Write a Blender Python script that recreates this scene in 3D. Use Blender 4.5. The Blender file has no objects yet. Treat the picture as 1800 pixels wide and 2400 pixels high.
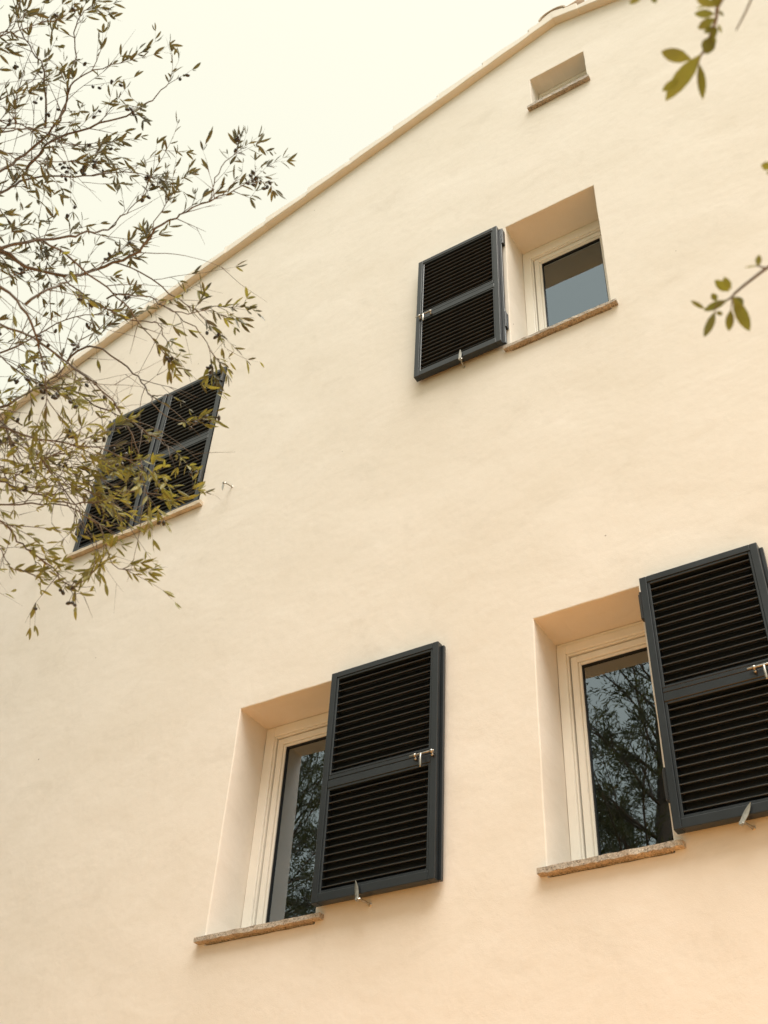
import bpy, bmesh, math, random
from mathutils import Vector, Matrix, noise

SC = bpy.context.scene
COL = SC.collection

# ------------------------------------------------------------------ camera
CAM_POS = Vector((1.0978, -3.8805, 1.6))
CAM_ROT = ((0.850375, -0.417519, 0.320218), (0.524116, 0.618317, -0.585650), (0.046524, 0.665854, 0.744630))            # columns: right, forward, up
cam_data = bpy.data.cameras.new('camera')
cam_data.sensor_fit = 'VERTICAL'
cam_data.sensor_height = 36.0
cam_data.sensor_width = 27.0
cam_data.lens = 38.427
cam_data.clip_start = 0.05
cam_data.clip_end = 3000
cam_data.dof.use_dof = True
cam_data.dof.focus_distance = 5.6
cam_data.dof.aperture_fstop = 7.0
cam = bpy.data.objects.new('camera', cam_data)
COL.objects.link(cam)
Rm = Matrix(CAM_ROT)
m3 = Matrix((Rm.col[0], Rm.col[2], -Rm.col[1])).transposed()
cam.matrix_world = Matrix.Translation(CAM_POS) @ m3.to_4x4()
SC.camera = cam

# ------------------------------------------------------------------ sky, sun, exposure
SUN_ELEV, SUN_AZ = math.radians(67), math.radians(55)    # azimuth: from -y (in front of the wall) towards +x
sun_dir = Vector((math.sin(SUN_AZ) * math.cos(SUN_ELEV), -math.cos(SUN_AZ) * math.cos(SUN_ELEV), math.sin(SUN_ELEV)))
world = bpy.data.worlds.new('World')
SC.world = world
world.use_nodes = True
wn, wl = world.node_tree.nodes, world.node_tree.links
wn.clear()
sky = wn.new('ShaderNodeTexSky')
sky.sky_type = 'NISHITA'
sky.sun_disc = False
sky.sun_elevation = SUN_ELEV
sky.sun_rotation = math.atan2(sun_dir.x, sun_dir.y)
sky.air_density = 1.0
sky.dust_density = 6.0
sky.ozone_density = 1.0
hsv = wn.new('ShaderNodeHueSaturation')           # thin overcast: the blue is washed out of the sky
hsv.inputs['Saturation'].default_value = 0.22
veil = wn.new('ShaderNodeMix')
veil.data_type = 'RGBA'
veil.inputs['Factor'].default_value = 0.6
veil.inputs['B'].default_value = (11.4, 11.2, 9.0, 1)   # even cloud veil
bg = wn.new('ShaderNodeBackground')
bg.inputs['Strength'].default_value = 0.05
wo = wn.new('ShaderNodeOutputWorld')
wl.new(sky.outputs[0], hsv.inputs['Color'])
wl.new(hsv.outputs[0], veil.inputs['A'])
wl.new(veil.outputs['Result'], bg.inputs['Color'])
wl.new(bg.outputs[0], wo.inputs['Surface'])

sun_data = bpy.data.lights.new('sun', 'SUN')
sun_data.energy = 2.0
sun_data.angle = math.radians(45)
sun_data.color = (1.0, 0.95, 0.87)
sun = bpy.data.objects.new('sun', sun_data)
COL.objects.link(sun)
sun.rotation_euler = sun_dir.to_track_quat('Z', 'Y').to_euler()
sun.location = sun_dir * 30

SC.view_settings.view_transform = 'Standard'
SC.view_settings.look = 'None'
SC.view_settings.gamma = 1.0
SC.view_settings.use_curve_mapping = False
SC.view_settings.exposure = 1.32
SC.render.engine = 'CYCLES'
SC.cycles.use_denoising = True
SC.cycles.max_bounces = 8
SC.cycles.transparent_max_bounces = 12

# ------------------------------------------------------------------ helpers
def link(o, parent=None):
    COL.objects.link(o)
    if parent is not None:
        o.parent = parent
    return o

def tag(o, label=None, cat=None, group=None, kind=None):
    if label: o['label'] = label
    if cat: o['category'] = cat
    if group: o['group'] = group
    if kind: o['kind'] = kind
    return o

def empty(name, loc=(0, 0, 0)):
    o = bpy.data.objects.new(name, None)
    o.empty_display_size = 0.1
    o.location = loc
    return link(o)

def add_box(bm, x0, x1, y0, y1, z0, z1, bev=0.0, seg=1):
    b = bmesh.new()
    vs = [b.verts.new((x, y, z)) for x in (x0, x1) for y in (y0, y1) for z in (z0, z1)]
    for f in ((0, 1, 3, 2), (4, 6, 7, 5), (0, 4, 5, 1), (2, 3, 7, 6), (0, 2, 6, 4), (1, 5, 7, 3)):
        b.faces.new([vs[i] for i in f])
    if bev > 0:
        bmesh.ops.bevel(b, geom=b.edges[:], offset=bev, segments=seg, affect='EDGES', profile=0.5)
    bmesh.ops.recalc_face_normals(b, faces=b.faces[:])
    me = bpy.data.meshes.new('t')
    b.to_mesh(me); b.free()
    bm.from_mesh(me)
    bpy.data.meshes.remove(me)

def obj(name, bm, mat, parent=None, smooth=False):
    me = bpy.data.meshes.new(name)
    bm.to_mesh(me); bm.free()
    me.materials.append(mat)
    if smooth:
        for p in me.polygons: p.use_smooth = True
    return link(bpy.data.objects.new(name, me), parent)

def pyobj(name, verts, faces, mat, parent=None, smooth=True):
    me = bpy.data.meshes.new(name)
    me.from_pydata(verts, [], faces)
    me.materials.append(mat)
    if smooth:
        me.polygons.foreach_set('use_smooth', [True] * len(me.polygons))
    me.update()
    return link(bpy.data.objects.new(name, me), parent)

def tube(V, F, pts, radii, n=5):
    """a tapering tube through pts, appended to the lists V and F"""
    pts = [Vector(p) for p in pts]
    base = len(V)
    up = None
    for i, p in enumerate(pts):
        d = (pts[min(i + 1, len(pts) - 1)] - pts[max(i - 1, 0)])
        if d.length < 1e-9: d = Vector((0, 0, 1))
        d.normalize()
        if up is None:
            up = d.orthogonal().normalized()
        else:
            up = (up - d * up.dot(d))
            up = up.normalized() if up.length > 1e-6 else d.orthogonal().normalized()
        s = d.cross(up)
        for k in range(n):
            a = 2 * math.pi * k / n
            q = p + (up * math.cos(a) + s * math.sin(a)) * radii[i]
            V.append((q.x, q.y, q.z))
    for i in range(len(pts) - 1):
        for k in range(n):
            a = base + i * n + k
            b = base + i * n + (k + 1) % n
            F.append((a, b, b + n, a + n))
    F.append(tuple(base + k for k in range(n))[::-1])
    e = base + (len(pts) - 1) * n
    F.append(tuple(e + k for k in range(n)))

# ------------------------------------------------------------------ materials
def new_mat(name):
    m = bpy.data.materials.new(name)
    m.use_nodes = True
    nt = m.node_tree
    return m, nt.nodes, nt.links, nt.nodes['Principled BSDF']

def ramp(n, stops):
    r = n.new('ShaderNodeValToRGB')
    while len(r.color_ramp.elements) < len(stops): r.color_ramp.elements.new(0.5)
    for e, (p, c) in zip(r.color_ramp.elements, stops):
        e.position = p
        e.color = (*c, 1) if len(c) == 3 else c
    return r

def coords(n):
    return n.new('ShaderNodeTexCoord').outputs['Object']

def noise_tex(n, l, co, scale, detail=4, rough=0.55, dist=0.0):
    t = n.new('ShaderNodeTexNoise')
    t.inputs['Scale'].default_value = scale
    t.inputs['Detail'].default_value = detail
    t.inputs['Roughness'].default_value = rough
    t.inputs['Distortion'].default_value = dist
    l.new(co, t.inputs['Vector'])
    return t

def bump_chain(n, l, p, items):
    prev = None
    for tex, strength, dist in items:
        b = n.new('ShaderNodeBump')
        b.inputs['Strength'].default_value = strength
        b.inputs['Distance'].default_value = dist
        l.new(tex, b.inputs['Height'])
        if prev: l.new(prev, b.inputs['Normal'])
        prev = b.outputs['Normal']
    l.new(prev, p.inputs['Normal'])

def mat_plaster(name, ca, cb, relief=1.0):
    m, n, l, p = new_mat(name)
    co = coords(n)
    mp = n.new('ShaderNodeMapping')
    mp.inputs['Rotation'].default_value = (0, math.radians(38), 0)
    mp.inputs['Scale'].default_value = (0.8, 1, 1.1)
    l.new(co, mp.inputs['Vector'])
    blot = noise_tex(n, l, mp.outputs[0], 1.3, 6, 0.6, 0.4)
    fine = noise_tex(n, l, co, 16, 5, 0.6)
    mx = n.new('ShaderNodeMath'); mx.operation = 'MULTIPLY_ADD'
    l.new(fine.outputs['Fac'], mx.inputs[0]); mx.inputs[1].default_value = 0.35
    l.new(blot.outputs['Fac'], mx.inputs[2])
    r = ramp(n, [(0.42, ca), (0.9, cb)])
    l.new(mx.outputs[0], r.inputs['Fac'])
    # faint smudges left by the trowel and the weather
    sm = noise_tex(n, l, mp.outputs[0], 3.7, 7, 0.72, 0.8)
    sr = ramp(n, [(0.54, (1, 1, 1)), (0.78, (0.915, 0.91, 0.90))])
    l.new(sm.outputs['Fac'], sr.inputs['Fac'])
    ml = n.new('ShaderNodeMix'); ml.data_type = 'RGBA'; ml.blend_type = 'MULTIPLY'
    ml.inputs['Factor'].default_value = 1.0
    l.new(r.outputs['Color'], ml.inputs['A']); l.new(sr.outputs['Color'], ml.inputs['B'])
    # scattered pinholes and specks in the render coat
    vo = n.new('ShaderNodeTexVoronoi'); vo.inputs['Scale'].default_value = 2.3
    l.new(co, vo.inputs['Vector'])
    pr = ramp(n, [(0.008, (0.45, 0.42, 0.40)), (0.014, (1, 1, 1))])
    l.new(vo.outputs['Distance'], pr.inputs['Fac'])
    m2 = n.new('ShaderNodeMix'); m2.data_type = 'RGBA'; m2.blend_type = 'MULTIPLY'; m2.inputs['Factor'].default_value = 1.0
    l.new(ml.outputs['Result'], m2.inputs['A']); l.new(pr.outputs['Color'], m2.inputs['B'])
    l.new(m2.outputs['Result'], p.inputs['Base Color'])
    p.inputs['Roughness'].default_value = 0.9
    p.inputs['Specular IOR Level'].default_value = 0.2
    und = noise_tex(n, l, mp.outputs[0], 2.6, 3, 0.5, 0.3)
    mid = noise_tex(n, l, co, 22, 4, 0.6, 0.2)
    grain = noise_tex(n, l, co, 210, 3, 0.65)
    bump_chain(n, l, p, [(und.outputs['Fac'], 0.20 * relief, 0.03), (mid.outputs['Fac'], 0.27 * relief, 0.004), (grain.outputs['Fac'], 0.5 * relief, 0.0012)])
    return m

def mat_simple(name, col, rough=0.5, metal=0.0, spec=0.5, var=0.0, scale=20, bump=0.0, bdist=0.001):
    m, n, l, p = new_mat(name)
    p.inputs['Roughness'].default_value = rough
    p.inputs['Metallic'].default_value = metal
    p.inputs['Specular IOR Level'].default_value = spec
    co = coords(n)
    t = noise_tex(n, l, co, scale, 5, 0.6)
    lo = tuple(c * (1 - var) for c in col); hi = tuple(min(1, c * (1 + var)) for c in col)
    r = ramp(n, [(0.3, lo), (0.7, hi)])
    l.new(t.outputs['Fac'], r.inputs['Fac'])
    l.new(r.outputs['Color'], p.inputs['Base Color'])
    rr = n.new('ShaderNodeMapRange')
    rr.inputs['To Min'].default_value = max(0, rough - 0.08); rr.inputs['To Max'].default_value = min(1, rough + 0.08)
    l.new(t.outputs['Fac'], rr.inputs['Value']); l.new(rr.outputs[0], p.inputs['Roughness'])
    if bump:
        g = noise_tex(n, l, co, scale * 8, 3, 0.6)
        bump_chain(n, l, p, [(g.outputs['Fac'], bump, bdist)])
    return m

def mat_stone(name, base, dark, light):
    m, n, l, p = new_mat(name)
    co = coords(n)
    v = n.new('ShaderNodeTexVoronoi'); v.inputs['Scale'].default_value = 190
    l.new(co, v.inputs['Vector'])
    big = noise_tex(n, l, co, 12, 5, 0.65)
    r = ramp(n, [(0.0, dark), (0.25, base), (0.6, base), (0.95, light)])
    sp = n.new('ShaderNodeSeparateColor')
    l.new(v.outputs['Color'], sp.inputs[0])
    l.new(sp.outputs[0], r.inputs['Fac'])
    r2 = ramp(n, [(0.3, (0.72, 0.68, 0.66)), (0.7, (1.1, 1.05, 1.0))])
    l.new(big.outputs['Fac'], r2.inputs['Fac'])
    ml = n.new('ShaderNodeMix'); ml.data_type = 'RGBA'; ml.blend_type = 'MULTIPLY'; ml.inputs['Factor'].default_value = 1
    l.new(r.outputs['Color'], ml.inputs['A']); l.new(r2.outputs['Color'], ml.inputs['B'])
    l.new(ml.outputs['Result'], p.inputs['Base Color'])
    p.inputs['Roughness'].default_value = 0.75
    g = noise_tex(n, l, co, 160, 4, 0.7)
    bump_chain(n, l, p, [(big.outputs['Fac'], 0.4, 0.004), (g.outputs['Fac'], 0.5, 0.0015)])
    return m

def mat_glass():
    m = bpy.data.materials.new('window_glass')
    m.use_nodes = True
    n, l = m.node_tree.nodes, m.node_tree.links
    n.clear()
    out = n.new('ShaderNodeOutputMaterial')
    fr = n.new('ShaderNodeFresnel'); fr.inputs['IOR'].default_value = 3.05   # double glazing reflects from four faces
    tr = n.new('ShaderNodeBsdfTransparent'); tr.inputs['Color'].default_value = (0.72, 0.76, 0.74, 1)
    gl = n.new('ShaderNodeBsdfGlossy'); gl.inputs['Roughness'].default_value = 0.0
    gl.inputs['Color'].default_value = (0.72, 0.86, 1.0, 1)  # blue of the reflected sky put into the gloss tint
    co = coords(n)
    wv = noise_tex(n, l, co, 3.0, 1, 0.4)
    b = n.new('ShaderNodeBump'); b.inputs['Strength'].default_value = 0.05; b.inputs['Distance'].default_value = 0.01
    l.new(wv.outputs['Fac'], b.inputs['Height']); l.new(b.outputs[0], gl.inputs['Normal'])
    mx = n.new('ShaderNodeMixShader')
    l.new(fr.outputs[0], mx.inputs[0]); l.new(tr.outputs[0], mx.inputs[1]); l.new(gl.outputs[0], mx.inputs[2])
    l.new(mx.outputs[0], out.inputs['Surface'])
    return m

def mat_leaf(name, a, b, c, trans=0.4):
    m = bpy.data.materials.new(name)
    m.use_nodes = True
    n, l = m.node_tree.nodes, m.node_tree.links
    p = n['Principled BSDF']; out = n['Material Output']
    geo = n.new('ShaderNodeNewGeometry')
    t = noise_tex(n, l, geo.outputs['Position'], 9, 3, 0.7)
    r = ramp(n, [(0.28, a), (0.5, b), (0.72, c)])
    l.new(t.outputs['Fac'], r.inputs['Fac'])
    # olive leaves are paler and greyer below
    mx = n.new('ShaderNodeMix'); mx.data_type = 'RGBA'
    mx.inputs['B'].default_value = (0.20, 0.20, 0.12, 1)
    bf = n.new('ShaderNodeMath'); bf.operation = 'MULTIPLY'; bf.inputs[1].default_value = 0.4
    l.new(geo.outputs['Backfacing'], bf.inputs[0]); l.new(bf.outputs[0], mx.inputs['Factor'])
    l.new(r.outputs['Color'], mx.inputs['A'])
    l.new(mx.outputs['Result'], p.inputs['Base Color'])
    p.inputs['Roughness'].default_value = 0.45
    p.inputs['Specular IOR Level'].default_value = 0.35
    tl = n.new('ShaderNodeBsdfTranslucent')
    br = n.new('ShaderNodeMix'); br.data_type = 'RGBA'; br.blend_type = 'MULTIPLY'; br.inputs['Factor'].default_value = 1
    br.inputs['B'].default_value = (1.35, 1.3, 0.55, 1)
    l.new(r.outputs['Color'], br.inputs['A']); l.new(br.outputs['Result'], tl.inputs['Color'])
    ms = n.new('ShaderNodeMixShader'); ms.inputs[0].default_value = trans
    l.new(p.outputs[0], ms.inputs[1]); l.new(tl.outputs[0], ms.inputs[2])
    l.new(ms.outputs[0], out.inputs['Surface'])
    return m

def mat_ground(name, a, b, c, scale):
    m, n, l, p = new_mat(name)
    co = coords(n)
    t = noise_tex(n, l, co, scale, 8, 0.65)
    r = ramp(n, [(0.3, a), (0.5, b), (0.7, c)])
    l.new(t.outputs['Fac'], r.inputs['Fac'])
    l.new(r.outputs['Color'], p.inputs['Base Color'])
    p.inputs['Roughness'].default_value = 0.9
    bump_chain(n, l, p, [(t.outputs['Fac'], 0.5, 0.02)])
    return m

M_WALL = mat_plaster('cream_plaster', (0.75, 0.685, 0.60), (0.815, 0.755, 0.685))
M_VERGE = mat_plaster('verge_plaster', (0.74, 0.68, 0.60), (0.80, 0.74, 0.66), 0.6)
M_FRAME = mat_simple('cream_lacquer', (0.84, 0.80, 0.73), 0.35, var=0.03, scale=6, bump=0.05)
M_SHUT = mat_simple('anthracite_paint', (0.0135, 0.0175, 0.0215), 0.31, var=0.16, scale=9, bump=0.06)
M_SLAT = mat_simple('lit_slat_paint', (0.042, 0.043, 0.044), 0.32, var=0.15, scale=9)  # same paint as the frame, lightened so the slat edges look lit
M_GASKET = mat_simple('black_rubber', (0.012, 0.012, 0.013), 0.6)
M_STEEL = mat_simple('brushed_steel', (0.46, 0.43, 0.385), 0.36, metal=1.0, var=0.1, scale=60, bump=0.05)
M_HINGE = mat_simple('black_iron', (0.018, 0.020, 0.023), 0.45, var=0.2, scale=40)
M_SILL = mat_stone('speckled_stone', (0.38, 0.335, 0.275), (0.17, 0.145, 0.12), (0.56, 0.50, 0.42))
M_SILL2 = mat_stone('pale_stone', (0.62, 0.55, 0.43), (0.48, 0.41, 0.31), (0.70, 0.63, 0.51))
M_TILE = mat_simple('weathered_roof_tile', (0.56, 0.48, 0.41), 0.9, var=0.2, scale=14, bump=0.4, bdist=0.003)
M_ROOM = mat_simple('dim_room', (0.16, 0.13, 0.10), 0.9, var=0.1, scale=3)
M_BARK = mat_simple('grey_bark', (0.13, 0.10, 0.075), 0.9, var=0.35, scale=30, bump=0.8, bdist=0.004)
M_TWIG = mat_simple('olive_twig', (0.125, 0.10, 0.078), 0.8, var=0.3, scale=25)
M_LEAF = mat_leaf('olive_leaf', (0.058, 0.058, 0.040), (0.095, 0.092, 0.058), (0.16, 0.155, 0.085), 0.2)
M_LEAF_LIT = mat_leaf('lit_olive_leaf', (0.15, 0.15, 0.055), (0.235, 0.23, 0.08), (0.34, 0.32, 0.12), 0.35)  # lighter copy for the low leaves, their light put into the colour
M_LEAF2 = mat_leaf('near_olive_leaf', (0.085, 0.090, 0.035), (0.13, 0.138, 0.042), (0.20, 0.205, 0.055), 0.35)
M_LEAF3 = mat_leaf('garden_leaf', (0.055, 0.06, 0.032), (0.085, 0.09, 0.045), (0.12, 0.12, 0.06), 0.3)
M_OLIVE = mat_simple('ripe_olive', (0.030, 0.026, 0.020), 0.35, var=0.4, scale=30)
M_GLASS = mat_glass()

# ------------------------------------------------------------------ setting: ground
def sheet(name, x0, x1, y0, y1, z, mat):
    bm = bmesh.new()
    vs = [bm.verts.new(v) for v in ((x0, y0, z), (x1, y0, z), (x1, y1, z), (x0, y1, z))]
    bm.faces.new(vs)
    return tag(obj(name, bm, mat), kind='structure')

sheet('ground', -900, 900, -900, 900, -0.004, mat_ground('dry_soil', (0.12, 0.12, 0.065), (0.17, 0.165, 0.09), (0.23, 0.21, 0.12), 0.8))
sheet('bounce_terrace', -3.6, 11.5, -6.0, 0.0, 0.0, mat_ground('bounce_paving', (0.60, 0.26, 0.06), (0.68, 0.31, 0.08), (0.74, 0.37, 0.11), 5))  # unseen paving added to bounce warm light up the wall

# ------------------------------------------------------------------ the house
house = tag(empty('house'), 'cream stuccoed gabled house with dark louvred shutters', 'house')
XL, XR, XA = -5.88, 5.58, -0.15
SL, SR, ZA = 0.303, -0.303, 10.473
DEPTH = 9.0
def roof_z(x):
    return ZA + SL * (x - XA) if x < XA else ZA + SR * (x - XA)

OPEN = {   # opening: x0, x1, sill top, lintel, frame depth
    'A': (-2.377, -1.757, 3.473, 4.713, 0.24),
    'B': (-0.629, -0.103, 3.473, 4.713, 0.245),
    'C': (-0.677, -0.037, 6.738, 8.005, 0.25),
    'D': (-4.212, -3.043, 6.502, 7.934, 0.24),
    'E': (-0.409, 0.036, 9.374, 9.812, 0.145),
}

def build_wall():
    bm = bmesh.new()
    outline = [(XL, 0), (XR, 0), (XR, roof_z(XR)), (XA, ZA), (XL, roof_z(XL))]
    fr = [bm.verts.new((x, 0, z)) for x, z in outline]
    bk = [bm.verts.new((x, 0.42, z)) for x, z in outline]
    bm.faces.new(fr); bm.faces.new(bk[::-1])
    for i in range(5):
        j = (i + 1) % 5
        bm.faces.new((fr[j], fr[i], bk[i], bk[j]))
    bmesh.ops.recalc_face_normals(bm, faces=bm.faces[:])
    w = obj('wall', bm, M_WALL, house)
    rng = random.Random(7)
    cutters = []
    for k, (x0, x1, z0, z1, dp) in OPEN.items():
        # a slightly uneven, hand-plastered opening
        b = bmesh.new()
        ring = []
        N = 9
        def side(p, q):
            for i in range(N):
                t = i / N
                x, z = p[0] + (q[0] - p[0]) * t, p[1] + (q[1] - p[1]) * t
                a = 0.0018 if 0 < i else 0
                ring.append((x + rng.uniform(-a, a), z + rng.uniform(-a, a)))
        zb = z0 - 0.03
        side((x0, zb), (x1, zb)); side((x1, zb), (x1, z1)); side((x1, z1), (x0, z1)); side((x0, z1), (x0, zb))
        f0 = [b.verts.new((x, -0.3, z)) for x, z in ring]
        f1 = [b.verts.new((x, 0.7, z)) for x, z in ring]
        b.faces.new(f0); b.faces.new(f1[::-1])
        for i in range(len(ring)):
            j = (i + 1) % len(ring)
            b.faces.new((f0[j], f0[i], f1[i], f1[j]))
        bmesh.ops.recalc_face_normals(b, faces=b.faces[:])
        c = obj('cutter', b, M_WALL)
        cutters.append(c)
        md = w.modifiers.new('cut', 'BOOLEAN')
        md.operation = 'DIFFERENCE'; md.solver = 'EXACT'; md.object = c
    bv = w.modifiers.new('round', 'BEVEL')
    bv.width = 0.005; bv.segments = 2; bv.limit_method = 'ANGLE'; bv.angle_limit = math.radians(50)
    bpy.context.view_layer.update()
    me = bpy.data.meshes.new_from_object(w.evaluated_get(bpy.context.evaluated_depsgraph_get()))
    w.modifiers.clear()
    w.data = me
    for c in cutters: bpy.data.objects.remove(c)
    return w
build_wall()

bm = bmesh.new()
add_box(bm, XL + 0.002, XL + 0.4, 0.421, DEPTH, 0, roof_z(XL) - 0.02)
obj('side_wall', bm, M_WALL, house)
bm = bmesh.new()
add_box(bm, XR - 0.4, XR - 0.002, 0.421, DEPTH, 0, roof_z(XR) - 0.02)
obj('side_wall', bm, M_WALL, house)
bm = bmesh.new()
pts = [(XL + 0.401, 0), (XR - 0.401, 0), (XR - 0.401, roof_z(XR - 0.4)), (XA, ZA), (XL + 0.401, roof_z(XL + 0.4))]
a = [bm.verts.new((x, DEPTH - 0.4, z)) for x, z in pts]; b = [bm.verts.new((x, DEPTH - 0.01, z)) for x, z in pts]
bm.faces.new(a); bm.faces.new(b[::-1])
for i in range(5): bm.faces.new((a[(i + 1) % 5], a[i], b[i], b[(i + 1) % 5]))
obj('rear_wall', bm, M_WALL, house)
for z in (2.65, 5.75, 8.75):
    bm = bmesh.new()
    add_box(bm, XL + 0.41, XR - 0.41, 0.43, DEPTH - 0.41, z, z + 0.22)
    obj('storey_floor', bm, M_ROOM, house)
for x in (-3.1, -1.2, 0.8):                              # partitions between the rooms
    bm = bmesh.new()
    add_box(bm, x - 0.06, x + 0.06, 0.43, DEPTH - 0.41, 2.88, 5.74)
    add_box(bm, x - 0.06, x + 0.06, 0.43, DEPTH - 0.41, 5.98, 8.74)
    obj('partition', bm, M_ROOM, house)

# roof: slabs, verge and tiles
def slope_slab(name, xa, xb, y0, y1, lo, hi, mat, parent):
    bm = bmesh.new()
    vs = [bm.verts.new((x, y, roof_z(x) + d)) for x in (xa, xb) for y in (y0, y1) for d in (lo, hi)]
    for f in ((0, 1, 3, 2), (4, 6, 7, 5), (0, 4, 5, 1), (2, 3, 7, 6), (0, 2, 6, 4), (1, 5, 7, 3)):
        bm.faces.new([vs[i] for i in f])
    bmesh.ops.recalc_face_normals(bm, faces=bm.faces[:])
    return obj(name, bm, mat, parent)
roof = slope_slab('roof', XL - 0.25, XA, 0.06, DEPTH + 0.1, 0.004, 0.05, M_TILE, house)
slope_slab('roof_slope', XA + 0.001, XR + 0.25, 0.06, DEPTH + 0.1, 0.004, 0.05, M_TILE, roof)

STEP = 0.424
def verge(xa, xb, sgn):
    """mortared verge: a soffit strip, a face, and a saw-tooth top that follows the laps of the tiles"""
    rng = random.Random(3 if sgn < 0 else 4)
    xs = []
    ends = [-0.36 - STEP * k for k in range(-1, 15)] if sgn < 0 else [0.06 + STEP * k for k in range(0, 15)]
    lo, hi = min(xa, xb), max(xa, xb)
    cuts = {lo, hi}
    for i in range(41): cuts.add(lo + (hi - lo) * i / 40)
    for e in ends:
        for q in (e - 0.002, e + 0.002):
            if lo < q < hi: cuts.add(q)
    cuts = sorted(cuts)
    def top(x):
        if sgn < 0:
            f = ((x + 0.36) / STEP) % 1.0          # 0 at the lower (left) end of a tile
        else:
            f = (-(x - 0.06) / STEP) % 1.0
        return 0.074 + 0.040 * (1 - f)
    bm = bmesh.new()
    rows = []
    for x in cuts:
        z = roof_z(x) + rng.uniform(-0.002, 0.002)
        yo = -0.06 + rng.uniform(-0.003, 0.003)
        t = top(x)
        rows.append([bm.verts.new(v) for v in ((x, 0.058, z + 0.001), (x, yo + 0.004, z), (x, yo, z + 0.006), (x, yo + 0.002, roof_z(x) + t - 0.008), (x, yo + 0.009, roof_z(x) + t), (x, 0.058, roof_z(x) + t + 0.002))])
    for r0, r1 in zip(rows, rows[1:]):
        for k in range(6):
            k2 = (k + 1) % 6
            bm.faces.new((r0[k], r0[k2], r1[k2], r1[k]))
    bm.faces.new(rows[0]); bm.faces.new(rows[-1][::-1])
    bmesh.ops.recalc_face_normals(bm, faces=bm.faces[:])
    return obj('verge', bm, M_VERGE, house)
verge(XL - 0.28, XA, -1)
verge(XA + 0.0005, XR + 0.28, 1)

def barrel_mesh(name, L, r0, r1, th=0.014, lift0=0.0, n=9):
    """half-round tile along +x, uphill end at x = L"""
    V, F = [], []
    for x, r, dz in ((0, r0, lift0), (L, r1, 0)):
        for rr in (r, r - th):
            for k in range(n + 1):
                a = math.pi * k / n
                V.append((x, -math.cos(a) * rr, math.sin(a) * rr * 0.62 + dz))
    m_ = n + 1
    for k in range(n):
        F += [(k, k + 1, 2 * m_ + k + 1, 2 * m_ + k), (m_ + k + 1, m_ + k, 3 * m_ + k, 3 * m_ + k + 1),
              (k, m_ + k, m_ + k + 1, k + 1), (2 * m_ + k, 2 * m_ + k + 1, 3 * m_ + k + 1, 3 * m_ + k)]
    F += [(0, 2 * m_, 3 * m_, m_), (n, m_ + n, 3 * m_ + n, 2 * m_ + n)]
    me = bpy.data.meshes.new(name)
    me.from_pydata(V, [], F)
    me.materials.append(M_TILE)
    me.update()
    return me
tile_me = barrel_mesh('tile', 0.50, 0.092, 0.078, lift0=0.036)
ang = math.atan(SL)
rng = random.Random(11)
for row, yc in enumerate((0.042, 0.24, 0.45)):
    x = -0.36 + 0.0
    xs = []
    k = 0
    while -0.36 - 0.424 * k > XL - 0.3:
        xs.append(-0.36 - 0.424 * k); k += 1
    for x in xs:                                           # left slope, lower end at x
        t = bpy.data.objects.new('tile', tile_me)
        link(t, roof)
        t.location = (x + rng.uniform(-.006, .006), yc + rng.uniform(-.004, .004), roof_z(x) + 0.077)
        t.rotation_euler = (0, -ang, rng.uniform(-.01, .01))
    for k in range(13):
        x = 0.06 + 0.424 * (k + 1)
        t = bpy.data.objects.new('tile', tile_me)
        link(t, roof)
        t.location = (x, yc, roof_z(x) + 0.077)
        t.rotation_euler = (0, -ang, math.pi)
ridge_me = barrel_mesh('ridge_tile', 0.46, 0.12, 0.10, lift0=0.02)
for k in range(4):
    t = bpy.data.objects.new('ridge_tile', ridge_me)
    link(t, roof)
    t.location = (XA, -0.062 + 0.42 * k, ZA + 0.066)
    t.rotation_euler = (0, 0, math.pi / 2)
# mortar filling the open end of the ridge
V, F = [], []
N = 10
for y, sc in ((-0.058, 0.86), (-0.052, 1.0), (0.03, 1.0)):
    for k in range(N + 1):
        a_ = math.pi * k / N
        V.append((XA - math.cos(a_) * 0.108 * sc, y, ZA + 0.056 + math.sin(a_) * 0.078 * sc + 0.004 * math.sin(5 * a_)))
for j in range(2):
    for k in range(N):
        q = j * (N + 1) + k
        F.append((q, q + 1, q + N + 2, q + N + 1))
F.append(tuple(range(N + 1)))
pyobj('ridge_mortar', V, F, M_VERGE, roof, smooth=False)

# windows
def ring_boxes(bm, x0, x1, z0, z1, w, y0, y1, bev=0.003):
    add_box(bm, x0, x0 + w, y0, y1, z0, z1, bev)
    add_box(bm, x1 - w, x1, y0, y1, z0, z1, bev)
    add_box(bm, x0 + w, x1 - w, y0, y1, z1 - w, z1, bev)
    add_box(bm, x0 + w, x1 - w, y0, y1, z0, z0 + w, bev)

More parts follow.
